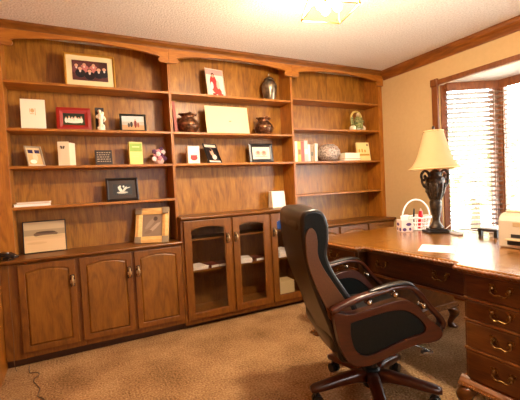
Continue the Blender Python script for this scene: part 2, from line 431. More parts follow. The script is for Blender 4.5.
# ------------------------------------------------------------------ pictures and frames
def picture_mesh(w, h, base, shapes, y):
    """Printed sheet lying in the x-z plane, z from 0; shapes are thin printed areas."""
    cols = [base]; b = B(); b.box(-w/2, w/2, y, y+.002, -h/2, h/2)
    for n, (pts, c) in enumerate(shapes):
        if c not in cols: cols.append(c)
        b.mi = cols.index(c)
        b.prism([(max(-w/2, min(w/2, u*w)), max(-h/2, min(h/2, v*h))) for u, v in pts], 'y', y-.0004-.00015*n, y+.0001)
    return b, [plain(c, .35) for c in cols]
def frame(name, label, x, y, z, w, h, fw, fmat, base, shapes, rz=0, lean=12, depth=.014, mat_w=0, mat_c=None, cat='photo frame', group=None, strut=True, prof=True, fh=None):
    L = math.radians(lean)
    r = root(name, label, cat, (x, y, z+.0008), math.radians(rz), group)
    M = Matrix.Rotation(-L, 4, 'X') @ Matrix.Translation((0, 0, h/2))
    b = B()
    if prof:
        o = rect(-w/2, w/2, -h/2, h/2); i = rect(-w/2+fw, w/2-fw, -h/2+fw, h/2-fw); q = rect(-w/2+fw*.5, w/2-fw*.5, -h/2+fw*.5, h/2-fw*.5)
        P = lambda L_, yy: [(u, yy, v) for u, v in L_]
        b.loft([P(i, 0), P(i, -depth*.5), P(q, -depth), P(o, -depth*.7), P(o, 0)], cap=False, closed=True)
    obj('frame', b.xf(M), fmat, r)
    obj('backing', B().box(-w/2+.003, w/2-.003, .0002, .004, -h/2+.003, h/2-.003).xf(M), black, r)
    iw, ih = w-2*fw, h-2*fw
    if mat_w:
        obj('mount', B().box(-iw/2, iw/2, -.003, -.0012, -ih/2, ih/2).xf(M), mat_c, r)
        iw -= 2*mat_w; ih -= 2*mat_w
        pb, pm = picture_mesh(iw, ih, base, shapes, -.0052)
    else: pb, pm = picture_mesh(iw, ih, base, shapes, -.0035)
    obj('photo_print', pb.xf(M), pm, r)
    if strut:
        s = B(); hh = h*.7
        top = M @ Vector((0, .004, hh-h/2)); 
        s.prism([(top.y, top.z), (top.y+.0, top.z-.02), (top.y+h*.16, .0), (top.y+h*.16+.004, .0)], 'x', -.02, .02)
        obj('easel_strut', s, black, r)
    return r
skin = (214, 160, 128); suit = (28, 26, 34); hair = (64, 34, 22)
def person_(u, v, s, top=suit, hr=hair):
    return [(disc(u, v-s*1.9, s*1.55, s*1.5, 14), top), (disc(u, v+s*.25, s*.85, s*.75, 12), hr), (disc(u, v, s*.7, s*.8, 12), skin)]
fam = [(rect(-.5, .5, .1, .5), (92, 44, 44)), (rect(.25, .5, -.1, .5), (70, 40, 38))]
for u, v, q, t in ((-.38, .24, .075, (120, 66, 70)), (-.16, .3, .075, (190, 110, 104)), (.1, .3, .075, (196, 118, 108)), (-.28, .08, .085, suit), (.24, .08, .085, suit), (.40, .12, .08, suit), (-.02, -.02, .085, (30, 20, 26))):
    fam += [(disc(u, v-q*2.7, q*1.7, q*2.6, 14), t), (disc(u, v-q*1.3, q*.35, q*.9, 8), (226, 206, 196))] + [(disc(u, v+q*.45, q*.8, q*1.0, 12), hair), (disc(u, v, q*.66, q*1.0, 12), skin)]
frame('framed_photo', 'gilt frame with white mount and group portrait, on the top left shelf', .206, 3.215, 2.0445, .37, .272, .016, gold, (92, 50, 48), fam, lean=6, mat_w=.04, mat_c=cream)
redp = [(rect(-.5, .5, -.5, -.1), (46, 60, 30)), (rect(-.5, .5, .15, .5), (30, 40, 26))]
for u in (-.36, -.22, -.08, .07, .21, .34): redp += [(disc(u, -.05+.05*math.cos(u*9), .07, .22), (236, 226, 206)), (disc(u, .16+.05*math.sin(u*20), .04, .07), (206, 150, 110))]
redp += [(disc(0, -.22, .36, .12), (240, 232, 214))]
frame('framed_photo', 'wide red frame with people in white, beside the white card', .067, 3.225, 1.7035, .243, .185, .045, plain((150, 26, 14), .4), (40, 46, 28), redp, lean=9)
beach = [(rect(-.5, .5, -.5, -.15), (196, 150, 104)), (rect(-.5, .5, .1, .5), (196, 200, 196)), (disc(.1, -.05, .06, .3), (120, 40, 30)), (disc(.1, .22, .04, .07), skin), (disc(-.08, -.1, .06, .2), (56, 48, 44)), (disc(-.2, -.15, .05, .16), (70, 56, 50)), (disc(.22, -.14, .05, .18), (150, 80, 60))]
frame('framed_photo', 'small black frame with a beach photo, right of the white figurine', .51, 3.225, 1.7035, .212, .155, .017, plain((26, 30, 22), .4), (180, 176, 160), beach, lean=10, rz=-3)
bab = [(rect(-.5, .5, -.5, .1), (222, 176, 120)), (rect(-.42, -.05, .18, .38), (40, 30, 70)), (rect(.08, .45, .18, .38), (50, 34, 74)), (disc(.05, -.05, .2, .24), (236, 200, 160)), (disc(-.15, -.32, .25, .12), (244, 232, 214))]
frame('framed_photo', 'little silver frame tilted back at the far left shelf end', -.205, 3.21, 1.429, .118, .165, .013, plain((206, 190, 164), .3, .5), (226, 190, 140), bab, rz=26, lean=22)
dm = [(disc(-.12, .0, .09, .3, 12, .3), (226, 220, 200)), (disc(.12, .02, .07, .26, 12, -.4), (216, 210, 190)), (disc(-.12, .28, .05, .1), (232, 226, 206)), (disc(.06, .26, .05, .1), (232, 226, 206)), (disc(.28, .12, .17, .04, 12, .5), (226, 220, 200)), (disc(-.02, -.3, .3, .1), (196, 190, 170))]
frame('framed_photo', 'dark wide-mounted frame with a black-and-white photo of two figures', .392, 3.22, 1.1325, .252, .192, .02, plain((34, 22, 14), .4), (24, 20, 16), dm, lean=8, mat_w=.032, mat_c=plain((52, 34, 20), .6))
land = [(rect(-.5, .5, .22, .5), (208, 178, 134)), (rect(-.5, .5, .05, .24), (176, 150, 112)), (disc(.02, .08, .3, .1), (118, 92, 66)), (disc(.02, .14, .24, .04), (86, 62, 44)), (disc(.1, -.0, .36, .05), (214, 178, 128)), (rect(-.5, .5, -.5, -.1), (232, 194, 142)), (disc(-.2, -.2, .25, .04), (222, 182, 130))]
frame('framed_print', 'thin black-framed beach landscape leaning on the left countertop', -.19, 3.288, .7685, .292, .247, .007, plain((30, 22, 16), .4), (224, 188, 136), land, lean=8, cat='picture', depth=.01, strut=False)
# chunky wooden frame, turned
wf = [(disc(-.1, .1, .36, .1, 12, .8), (170, 150, 130)), (disc(.1, -.1, .4, .08, 12, .7), (190, 168, 146)), (disc(.2, .22, .2, .08, 12, -.4), (150, 128, 110)), (disc(-.2, -.3, .2, .08, 12, .3), (140, 116, 96)), (disc(.15, .3, .1, .1), (90, 72, 62))]
r = frame('framed_photo', 'chunky pale wood frame turned aside on the left countertop', .585, 3.135, .7685, .28, .30, .055, wood('pale_frame_timber', (226, 174, 100), (240, 192, 120), (246, 206, 140), axis='x', sc=2), (150, 128, 108), wf, rz=-27, lean=19, depth=.02)
for u in (-.114, .114):
    for v in (-.124, .124):
        cb = B().box(u-.026, u+.026, -.0205, -.008, v-.026, v+.026)
        obj('corner_plate', cb.xf(Matrix.Rotation(-math.radians(17), 4, 'X') @ Matrix.Translation((0, 0, .15))), plain((150, 130, 104), .5), r)
cpl = [(rect(-.5, .5, .3, .5), (210, 150, 140)), (disc(-.1, .0, .2, .3), (176, 44, 40)), (disc(.05, -.25, .3, .16, 12, -.4), (190, 60, 50)), (disc(-.1, .3, .09, .08), (96, 40, 30)), (disc(-.1, .26, .07, .06), skin), (disc(.16, -.05, .1, .16), (226, 180, 160)), (disc(-.2, -.1, .08, .14), (240, 220, 210)), (rect(-.2, .0, -.46, -.38), (150, 40, 40)), (rect(.2, .4, -.46, -.38), (150, 40, 40))]
frame('photo_card', 'white photo print with red-dressed figure, leaning on the middle top shelf', 1.272, 3.225, 2.0445, .192, .27, .004, plain((240, 226, 208), .5), (236, 214, 196), cpl, rz=10, lean=9, cat='photo')
prt = [(rect(-.5, .5, .36, .5), (226, 200, 176)), (rect(-.5, .5, -.5, -.4), (236, 214, 190)), (disc(-.02, .08, .14, .22), (206, 160, 130)), (disc(.1, -.2, .2, .14, 12, .4), (226, 208, 190)), (disc(-.05, .2, .1, .08), (40, 26, 22)), (disc(.05, -.02, .08, .1), skin)]
frame('framed_photo', 'black standing photo tilted far back beside the small white box', 1.215, 3.205, 1.429, .165, .2, .008, plain((24, 20, 20), .35), (30, 22, 22), prt, rz=24, lean=23)
blk = [(disc(-.18, .0, .16, .22), (214, 170, 146)), (disc(.16, .0, .16, .22), (210, 164, 140)), (disc(-.18, .05, .08, .12), (176, 120, 100)), (disc(.16, .05, .08, .12), (176, 120, 100)), (rect(-.35, .35, -.3, -.24), (190, 150, 130))]
frame('framed_photo', 'black frame with a pale sketch at the right of the middle bookcase', 1.708, 3.215, 1.429, .255, .19, .034, plain((34, 28, 26), .35), (236, 214, 190), blk, rz=-3, lean=8)
# cream board leaning in the middle bookcase
r = root('backed_print', 'large blank cream board leaning in the middle bookcase between copper pots', 'board', (1.36, 3.185, 1.7043))
M = Matrix.Rotation(-math.radians(9), 4, 'X')
obj('board', B().box(-.215, .215, 0, .006, 0, .262).xf(M), cream, r)
obj('mark', B().box(.012, .036, -.0008, .001, .115, .124).xf(M), plain((150, 120, 90), .6), r)
# plaque with rows of lettering, white card, box
r = root('plaque', 'small dark plaque with rows of pale lettering, third shelf at left', 'plaque', (.263, 3.20, 1.4298))
M = Matrix.Rotation(-math.radians(10), 4, 'X')
obj('plate', B().box(-.064, .064, 0, .012, 0, .125).xf(M), plain((46, 32, 26), .45), r, bevel=.002)
t = B()
for k, zz in enumerate((.104, .086, .068, .05, .032)):
    x = -.05
    while x < .045:
        l = random.uniform(.008, .02); t.box(x, min(x+l, .052), -.0008, .001, zz-.003, zz+.003); x += l+.006
obj('lettering', t.xf(M), plain((176, 150, 120), .5), r)
r = root('presentation_card', 'tall white card with a small gold emblem, second shelf at far left', 'card', (-.205, 3.21, 1.7043))
M = Matrix.Rotation(-math.radians(6), 4, 'X')
obj('card', B().box(-.08, .08, 0, .008, 0, .232).xf(M), plain((244, 234, 208), .5), r, bevel=.001)
t = B()
t.prism([(u, v) for u, v in disc(-.004, .145, .012, .016, 12)], 'y', -.0007, .001)
t.box(-.02, .006, -.0009, .001, .118, .123).box(.012, .016, -.0007, .001, .11, .165).box(-.022, -.018, -.0007, .001, .13, .16)
obj('emblem', t.xf(M), plain((214, 170, 110), .4), r)
# greeting card with butterfly
r = root('greeting_card', 'cream greeting card standing open with a dark butterfly, third shelf', 'card', (-.015, 3.215, 1.4298))
b = B(); b.prism([(-.045, -.015), (.033, -.03), (.033, -.0275), (-.045, -.0125)], 'z', 0, .185); b.prism([(.033, -.03), (.075, .03), (.073, .031), (.0315, -.0285)], 'z', 0, .178)
obj('card', b, plain((238, 216, 180), .6), r)
t = B()
for sx in (-1, 1): t.prism(disc(-.012+sx*.009, .145, .009, .007, 10, sx*.6), 'y', -.0225, -.0215); t.prism(disc(-.012+sx*.006, .134, .006, .005, 10, -sx*.6), 'y', -.0225, -.0215)
t.xf(Matrix.Translation((0, -.0018, 0))); obj('butterfly', t, plain((92, 66, 44), .5), r)
# green and cream box
r = root('gift_box', 'slim upright box, green above and cream below, third shelf', 'box', (.512, 3.22, 1.4298), math.radians(8))
obj('box', B().box(-.055, .055, -.016, .016, 0, .19), plain((222, 206, 110), .5), r, bevel=.002)
obj('label', B().box(-.05, .05, -.0172, -.0155, .11, .178), plain((140, 170, 44), .5), r, label=None) if False else obj('label', B().box(-.05, .05, -.0172, -.0155, .11, .178), plain((140, 170, 44), .5), r)
obj('lettering', B().box(-.03, .03, -.0178, -.017, .145, .152).box(-.03, .03, -.0178, -.016, .08, .084).box(-.03, .02, -.0178, -.016, .065, .069), plain((206, 214, 130), .5), r)
# floral ornament
r = root('floral_ornament', 'pink and purple flower ornament in a little pot, third shelf', 'ornament', (.702, 3.22, 1.4298))
obj('pot', B().lathe([(.0, 0), (.034, 0), (.046, .03), (.042, .05), (.0, .05)], n=20), plain((226, 186, 170), .4), r, smooth=True)
cl = {'p': plain((206, 130, 140), .5), 'v': plain((96, 52, 84), .5), 'w': plain((240, 220, 214), .5)}
for u, v, q, k in ((-.03, .07, -.02, 'p'), (.02, .075, -.02, 'v'), (-.045, .045, -.03, 'w'), (.045, .05, -.02, 'v'), (0, .11, 0, 'p'), (.04, .105, 0, 'w'), (-.035, .11, .0, 'v'), (.0, .05, -.045, 'p'), (.025, .13, .01, 'v'), (-.01, .085, -.035, 'w')):
    b = B()
    for a in range(5): b.ball((u+.011*math.cos(a*1.257), q-.004, v+.011*math.sin(a*1.257)), (.011, .008, .011), 8, 6)
    b.ball((u, q-.01, v), .007, 8, 6); obj('blossom', b, cl[k], r, smooth=True)
# white figurine with dark backing
r = root('figurine', 'white figurine of an embracing pair in front of a dark plaque', 'figurine', (.258, 3.215, 1.7043))
obj('backing', B().box(-.036, .03, .03, .04, 0, .195), plain((34, 18, 14), .5), r, bevel=.002)
b = B().lathe([(0, 0), (.03, 0), (.032, .012), (.024, .03), (.017, .06), (.019, .085), (.026, .11), (.024, .13), (.012, .142), (.0, .142)], n=16)
b.ball((-.006, -.004, .155), (.014, .014, .017)).ball((.016, .002, .143), (.012, .012, .015))
b.tube(spline([(-.024, 0, .125), (-.03, -.016, .105), (-.012, -.027, .098), (.012, -.022, .108)], 4), .006, 8)
b.tube(spline([(.024, 0, .12), (.033, -.01, .095), (.022, -.022, .075)], 4), .006, 8)
b.ball((.014, -.012, .03), (.016, .014, .026)).ball((-.018, -.01, .02), (.014, .013, .018))
obj('statuette', b, plain((240, 224, 196), .4), r, smooth=True)
# stack of papers on the fourth shelf
for k, (zz, th, w_, c, lab) in enumerate(((0, .022, .235, (236, 212, 178), 'thick cream booklet lying flat at the far left of the fourth shelf'), (.0225, .012, .21, (226, 196, 156), 'thin booklet lying on the thick cream booklet'))):
    r = root('booklet', lab, 'booklet', (-.248+.01*k, 3.235, 1.1328+zz), math.radians(2-4*k))
    obj('cover', B().box(-w_/2, w_/2, -.085, .085, th-.003, th).box(-w_/2, w_/2, -.085, .085, 0, .003), plain(c, .6), r)
    obj('pages', B().box(-w_/2+.003, w_/2-.003, -.082, .08, .003, th-.003), paper, r)
# copper pots, silver urn
def pot(x, s, label):
    r = root('copper_pot', label, 'pot', (x, 3.235, 1.7043), group='copper pots in the middle bookcase')
    pr = [(0, 0), (.055, 0), (.072, .012), (.09, .045), (.093, .07), (.084, .098), (.062, .12), (.052, .132), (.054, .145), (.066, .158), (.07, .163), (.064, .165), (.05, .146), (.045, .13), (.0, .12)]
    obj('body', B().lathe([(a*s, c*s) for a, c in pr], n=28), copper, r, smooth=True)
    for a in (0, PI/2, PI, 3*PI/2):
        obj('lug', B().ball((.066*s*math.cos(a), .066*s*math.sin(a), .163*s), (.016*s, .016*s, .011*s), 10, 6), copper, r, smooth=True)
    bd = B().tube([(.0935*s*math.cos(a), .0935*s*math.sin(a), .062*s) for a in (2*PI*k/28 for k in range(28))], .004*s, 6, closed=True)
    obj('band', bd, copper, r, smooth=True)
pot(.985, 1.05, 'copper pot with lugged rim at the left, left of the cream board')
pot(1.758, 1.02, 'copper pot with lugged rim at the right of the cream board')
r = root('silver_urn', 'lidded silver urn on the top shelf of the middle bookcase', 'urn', (1.845, 3.235, 2.0453))
obj('body', B().lathe([(0, 0), (.052, 0), (.056, .01), (.066, .06), (.078, .12), (.078, .15), (.066, .185), (.046, .2), (.042, .208), (0, .208)], n=28), silver, r, smooth=True)
obj('lid', B().lathe([(0, .208), (.05, .208), (.052, .214), (.042, .226), (.03, .232), (.016, .24), (.006, .246), (.006, .256), (.011, .262), (.006, .27), (.003, .282), (0, .283)], n=24), silver, r, smooth=True)
r = root('leaning_booklet', 'thin red-backed booklet standing on edge against the left divider', 'booklet', (.862, 3.22, 1.7045), math.radians(-6))
M = Matrix.Rotation(math.radians(-3.5), 4, 'Y')
obj('cover', B().box(-.012, -.008, -.06, .06, .001, .262).box(.008, .012, -.06, .06, .001, .262).box(-.012, .012, -.064, -.06, .001, .262).xf(M), plain((150, 66, 48), .5), r)
obj('pages', B().box(-.008, .008, -.06, .057, .004, .258).xf(M), plain((240, 220, 196), .7), r)
# small white box with red print
r = root('small_box', 'small white box with a red print, lower shelf of the middle bookcase', 'box', (1.008, 3.22, 1.4298), math.radians(4))
obj('box', B().box(-.056, .056, -.025, .025, 0, .158), plain((244, 232, 210), .5), r, bevel=.002)
obj('printed_mark', B().prism(disc(0, .052, .034, .024), 'y', -.0262, -.0245).prism(rect(-.03, .03, .06, .076), 'y', -.0264, -.0245), plain((176, 44, 28), .5), r)
r = root('card_box', 'plain white card box standing on the middle countertop', 'box', (1.888, 3.27, .9675))
obj('box', B().prism([(-.05, 0), (.05, 0), (.03, .17), (-.03, .17)], 'x', -.076, .076), plain((246, 236, 216), .6), r, bevel=.003)
obj('edge_band', B().box(-.0775, .0775, -.0515, .0515, 0, .008), plain((206, 180, 140), .6), r)
# angel figurine, right bookcase
r = root('angel_figurine', 'green-robed angel figurine with a yellow arch, right bookcase', 'figurine', (2.99, 3.235, 1.7735))
b = B()
for a in range(7): b.ball((.075*math.cos(a*.9), .03*math.sin(a*.9), .028), (.026, .022, .028), 10, 7)
obj('base', b, plain((244, 226, 190), .5), r, smooth=True)
obj('robe', B().lathe([(0, .02), (.058, .02), (.05, .06), (.034, .1), (.03, .13), (.014, .15), (0, .15)], n=18), noisy('green_robe', (92, 100, 50), (166, 164, 100), 60), r, smooth=True)
b = B()
for sx in (-1, 1): b.ball((sx*.06, .012, .095), (.024, .01, .055)); b.tube(spline([(sx*.03, -.01, .12), (sx*.05, -.03, .095), (sx*.01, -.045, .1)], 4), .01, 8)
obj('wings', b, noisy('olive_wings', (100, 104, 54), (176, 168, 106), 60), r, smooth=True)
obj('arch', B().tube([(.068*math.cos(a), .02, .135+.068*math.sin(a)) for a in (PI*k/14*1.2-.3 for k in range(15))], .011, 8), plain((222, 188, 100), .4), r, smooth=True)
obj('head', B().ball((0, -.005, .165), (.018, .018, .022)), plain((226, 190, 140), .5), r, smooth=True)
r.scale = (1.12, 1.12, 1.12)
# books in the right bookcase
bx = 2.06
for k, (w_, h_, c, pg, tl, lab) in enumerate((
        (.036, .205, (244, 226, 186), None, 0, 'cream paperback first from the left in the right bookcase row'),
        (.038, .205, (226, 178, 84), (150, 90, 40), 0, 'yellow-spined book second from the left in the row'),
        (.036, .2, (196, 92, 76), None, 0, 'red-spined book third from the left in the row'),
        (.042, .215, (236, 176, 160), (250, 230, 220), 0, 'tallest pink book fourth in the row'),
        (.028, .175, (240, 214, 200), None, 0, 'slim pale pink book fifth in the row'),
        (.034, .165, (150, 122, 84), (96, 84, 50), 0, 'short olive-brown book sixth in the row'),
        (.036, .185, (240, 212, 178), None, 3, 'cream book leaning at the right end of the row'))):
    r = root('book', lab, 'book', (bx+w_/2, 3.23, 1.4297), 0, 'books in the right bookcase row')
    M = Matrix.Translation((0, 0, .0005+w_/2*math.sin(math.radians(tl)))) @ Matrix.Rotation(math.radians(-tl), 4, 'Y')
    M = Matrix.Translation((0, 0, .0005 + abs(w_/2*math.sin(math.radians(tl))))) @ Matrix.Rotation(math.radians(tl), 4, 'Y')
    obj('cover', B().box(-w_/2, -w_/2+.003, -.07, .07, 0, h_).box(w_/2-.003, w_/2, -.07, .07, 0, h_).box(-w_/2, w_/2, -.073, -.07, 0, h_).xf(M), plain(c, .5), r)
    obj('pages', B().box(-w_/2+.003, w_/2-.003, -.07, .066, .003, h_-.003).xf(M), paper, r)
    if pg: obj('spine_label', B().box(-w_/2+.004, w_/2-.004, -.0738, -.0728, h_*.35, h_*.6).xf(M), plain(pg, .5), r)
    bx += w_+.0035+(.012 if tl or k == 5 else 0)
r = root('woven_bowl', 'round silvery woven globe vase in the right bookcase beside the books', 'vase', (2.545, 3.225, 1.4298))
obj('globe', B().lathe([(0, 0), (.06, 0), (.098, .025), (.121, .07), (.122, .11), (.1, .155), (.062, .182), (.05, .185), (.04, .178), (0, .17)], n=36), noisy('silver_weave', (70, 52, 42), (206, 184, 166), 60, rough=.35, bump=1, dist=.01, voro=True, metal=.2, lo=.1, hi=.6), r, smooth=True)
wv = B()
for k in range(14):
    a0 = k*2*PI/14
    wv.tube([((.045+.08*math.sin(PI*t))*math.cos(a0+1.6*t), (.045+.08*math.sin(PI*t))*math.sin(a0+1.6*t), .008+.174*t) for t in (j/12 for j in range(13))], .0045, 5)
obj('strands', wv, plain((206, 188, 172), .35, .4), r, smooth=True)
for zz, th, c, w_, rz, lab in ((0, .026, (196, 120, 96), .235, 0, 'flat book with a reddish cover lying under the white book'), (.0268, .062, (246, 228, 190), .225, 2, 'thick white book lying on the flat reddish book')):
    r = root('flat_book', lab, 'book', (2.828, 3.235, 1.4297+zz), math.radians(rz))
    obj('cover', B().box(-w_/2, w_/2, -.075, .075, 0, .004).box(-w_/2, w_/2, -.075, .075, th-.004, th).box(-w_/2, w_/2, .071, .075, 0, th), plain(c, .5), r)
    obj('pages', B().box(-w_/2+.004, w_/2-.004, -.072, .071, .004, th-.004), plain((250, 236, 206), .7), r)
r = root('standing_book', 'yellow-covered book facing out at the right of the flat books', 'book', (3.045, 3.2, 1.4298), math.radians(-3))
M = Matrix.Rotation(-math.radians(8), 4, 'X')
obj('cover', B().box(-.09, .09, 0, .003, 0, .215).box(-.09, .09, .019, .022, 0, .215).box(-.09, -.087, 0, .022, 0, .215).xf(M), plain((246, 216, 140), .5), r)
obj('pages', B().box(-.086, .087, .003, .019, .003, .212).xf(M), paper, r)
obj('cover_print', B().box(-.08, .08, -.001, .001, .06, .08).box(-.07, -.05, -.001, .001, .1, .135).box(-.03, -.012, -.001, .001, .1, .14).box(.01, .03, -.001, .001, .1, .13).xf(M), plain((206, 150, 40), .5), r)
obj('cover_spot', B().prism(disc(.06, .186, .012, .012), 'y', -.001, .001).xf(M), plain((120, 70, 40), .5), r)
# things in the glass cabinet
def papers(x, y, z, w_, d_, n, rz, label, c=(244, 226, 214)):
    r = root('paper_stack', label, 'papers', (x, y, z+.0008), math.radians(rz))
    for k in range(n):
        o = B().box(-w_/2, w_/2, -d_/2, d_/2, k*.008, k*.008+.0072).xf(Matrix.Rotation(math.radians((k % 3-1)*4), 4, 'Z'))
        obj('sheaf', o, plain(c, .7), r)
papers(.985, 3.22, .483, .15, .18, 3, 6, 'stack of white papers at the left inside the glass cabinet')
papers(1.43, 3.2, .483, .16, .17, 5, -12, 'taller stack of white papers behind the second glass door')
papers(1.86, 3.2, .483, .15, .17, 9, 5, 'white papers behind the third glass door, above the carton')
for x, rz, c, lab in ((1.12, 10, (126, 46, 30), 'red-brown book lying flat beside the left papers in the cabinet'), (1.22, -6, (92, 40, 34), 'dark maroon book lying flat next to the red-brown book'), (1.585, 4, (120, 58, 34), 'brown book lying flat right of the taller paper stack')):
    r = root('flat_book', lab, 'book', (x, 3.2, .4838), math.radians(rz))
    obj('cover', B().box(-.045, .045, -.075, .075, 0, .003).box(-.045, .045, -.075, .075, .025, .028).box(-.045, -.042, -.075, .075, 0, .028), plain(c, .5), r)
    obj('pages', B().box(-.042, .043, -.072, .072, .003, .025), paper, r)
r = root('carton', 'cream carton on the cabinet floor behind the third glass door', 'box', (1.86, 3.2, .1056), math.radians(-4))
obj('box', B().box(-.1, .1, -.08, .08, 0, .13), plain((236, 206, 156), .6), r, bevel=.003)
obj('lid_flap', B().box(-.1, -.002, -.08, .08, .1305, .133).box(.002, .1, -.08, .08, .1305, .133), plain((226, 192, 140), .6), r)
r = root('blue_folder', 'bright blue box file at the top of the third glass door', 'folder', (1.84, 3.2, .7628))
obj('cover', B().box(-.08, .08, -.06, -.056, 0, .09).box(-.08, .08, .056, .06, 0, .09).box(-.08, .08, -.06, .06, 0, .004), plain((30, 96, 186), .4), r)
obj('pages', B().box(-.076, .076, -.056, .056, .004, .085), paper, r)
# small dark gadget and its cable on the left counter
r = root('desk_gadget', 'small black and chrome gadget at the left end of the countertop', 'gadget', (-.405, 3.085, .7693), math.radians(-22))
obj('stand', B().box(-.03, .028, -.025, .025, 0, .02), black, r, bevel=.004)
obj('body', B().loft([[(-.055, -.03, .034), (-.055, .03, .034), (-.055, .03, .058), (-.055, -.03, .058)], [(.0, -.036, .026), (.0, .036, .026), (.0, .036, .052), (.0, -.036, .052)], [(.06, -.02, .012), (.06, .02, .012), (.06, .02, .024), (.06, -.02, .024)]]), plain((50, 44, 42), .2, .4), r, bevel=.004)
obj('button', B().ball((.0, -.012, .053), (.012, .01, .007)).ball((.046, -.008, .03), (.008, .006, .005)), steel, r, smooth=True)
cb = spline([(-.39, 3.055, .787), (-.40, 3.006, .775), (-.405, 3.008, .70), (-.408, 3.02, .45), (-.404, 3.016, .25), (-.41, 3.02, .06), (-.40, 3.01, .004)], 6)
tag(obj('power_cable', B().tube(cb, .0022, 6), plain((104, 72, 44), .4)), 'thin cable hanging from the gadget down the left cabinet', 'cable')
fc = spline([(-.33, 3.06, .004), (-.327, 3.01, .004), (-.315, 2.93, .005), (-.275, 2.915, .005), (-.258, 2.87, .004), (-.285, 2.80, .005), (-.262, 2.72, .004), (-.24, 2.65, .005), (-.245, 2.56, .004), (-.21, 2.5, .005), (-.2, 2.38, .004)], 5)
tag(obj('floor_cable', B().tube(fc, .0026, 6), plain((84, 58, 36), .5)), 'dark thin cable snaking across the carpet at lower left', 'cable')

# ------------------------------------------------------------------ the desk
DX, DB, YA, YZ = 1.635, 2.74, 2.39, .73
K0, K1 = 1.83, 1.15                     # where the front steps back
r = desk = root('executive_desk', 'large polished carved executive desk with brass bail pulls', 'desk', ((DX+DB)/2, (YA+YZ)/2, 0))
k = dict(parent=r, w=r)
out = [(DX, YA), (DX, K0+.01), (DX+.06, K0-.012), (DX+.06, K1+.012), (DX, K1-.01), (DX, YZ), (DB, YZ), (DB, YA)]
obj('desk_top', B().prism(out, 'z', .742, .77), desk_t, bevel=.006, **k)
inl = B()
for x0, x1, y0, y1 in ((DX+.10, DX+.105, YZ+.09, YA-.09), (DB-.105, DB-.10, YZ+.09, YA-.09), (DX+.10, DB-.10, YZ+.09, YZ+.095), (DX+.10, DB-.10, YA-.095, YA-.09), (DX+.105, DB-.105, K0+.03, K0+.035), (DX+.105, DB-.105, K1-.035, K1-.03)): inl.box(x0, x1, y0, y1, .7695, .7704)
obj('inlay_line', inl, plain((74, 38, 16), .25, coat=.4), **k)
# carved rope edge all round the top
path = []
loop = out+[out[0]]
for (a, c), (e, f) in zip(loop, loop[1:]):
    n = max(1, int(math.hypot(e-a, f-c)/.006))
    path += [(a+(e-a)*j/n, c+(f-c)*j/n, .754) for j in range(n)]
obj('carved_edge', B().tube(path, [.0105+.0025*math.cos(j*PI/2) for j in range(len(path))], 6, closed=True), desk_e, smooth=True, **k)
obj('under_molding', B().prism([(x+(.016 if x < 2 else -.016), y+(-.016 if y > 1.56 else .016) if j in (0, 5, 6, 7) else y) for j, (x, y) in enumerate(out)], 'z', .728, .743), desk_e, bevel=.004, **k)
FX = 1.672
# pedestals
def pedestal(y0, y1, yh):
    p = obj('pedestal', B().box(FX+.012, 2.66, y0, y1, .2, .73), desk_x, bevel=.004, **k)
    m = B().prism([(FX-.012, .168), (FX-.02, .18), (FX-.016, .19), (FX, .205), (FX+.012, .212), (FX+.012, .168)], 'y', y0-.02, y1+.02)
    m.box(FX+.0, 2.68, y0-.02, y1+.02, .165, .203)
    rope = [(FX-.02, y, .176) for y in [y0-.02+(y1-y0+.04)*j/60 for j in range(61)]]
    m.tube(rope, [.006+.0025*math.cos(j*PI) for j in range(61)], 6)
    for yy in (y0-.02, y1+.02): m.tube([(FX+(2.68-FX)*j/120, yy, .176) for j in range(121)], [.006+.0025*math.cos(j*PI) for j in range(121)], 6)
    obj('base_molding', m, desk_e, p, w=r)
    ml = B()
    for z in (.606, .502, .36): ml.box(FX-.004, FX+.013, y0+.004, y1-.004, z-.006, z+.006)
    obj('divider_molding', ml, desk_e, p, w=r, bevel=.003)
    for z0, z1 in ((.615, .722), (.51, .598), (.368, .494), (.214, .352)):
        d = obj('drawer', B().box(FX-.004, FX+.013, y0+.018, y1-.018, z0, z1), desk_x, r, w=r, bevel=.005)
        bail(d, yh, (z0+z1)/2+.012, FX-.004)
    for fx, sx in ((FX+.022, -1), (2.63, 1)):
        for fy, sy in ((y0+.03, -1), (y1-.03, 1)):
            f = B(); rings = []
            for z, o_, s_ in ((.168, .0, .045), (.15, .018, .046), (.125, .034, .042), (.1, .036, .034), (.07, .022, .025), (.045, .010, .021), (.03, .012, .023), (.018, .022, .033), (.006, .026, .038), (0.0, .026, .034)):
                cx, cy = fx+sx*o_*.8, fy+sy*o_*.8
                rings.append([(cx+s_*math.cos(2*PI*i/14)*1.0, cy+s_*math.sin(2*PI*i/14), z) for i in range(14)])
            obj('cabriole_foot', f.loft(rings), desk_x, p, w=r, smooth=True)
    return p
def bail(d, y, z, x):
    h = B()
    for s in (-1, 1):
        h.prism(disc(y+s*.037, z+.004, .014, .018, 12), 'x', x-.004, x+.001)
        h.prism(disc(y+s*.046, z+.012, .011, .008, 10, s*.6), 'x', x-.0035, x+.001)
        h.prism(disc(y+s*.026, z-.01, .010, .007, 10, s*.6), 'x', x-.0035, x+.001)
        h.ball((x-.009, y+s*.037, z+.004), .008, 10, 6)
    h.tube(spline([(x-.010, y-.037, z+.002), (x-.016, y-.041, z-.012), (x-.018, y-.024, z-.026), (x-.018, y, z-.022), (x-.018, y+.024, z-.026), (x-.016, y+.041, z-.012), (x-.010, y+.037, z+.002)], 4), .0036, 8)
    return obj('handle', h, aged, d, w=desk)
pedestal(.77, 1.13, .945)
pedestal(1.87, 2.365, 2.095)
ap = obj('apron', B().box(1.752, 2.66, 1.131, 1.869, .575, .73), desk_x, bevel=.003, **k)
obj('apron_molding', B().box(1.742, 1.756, 1.131, 1.869, .568, .582), desk_e, ap, w=r, bevel=.003)
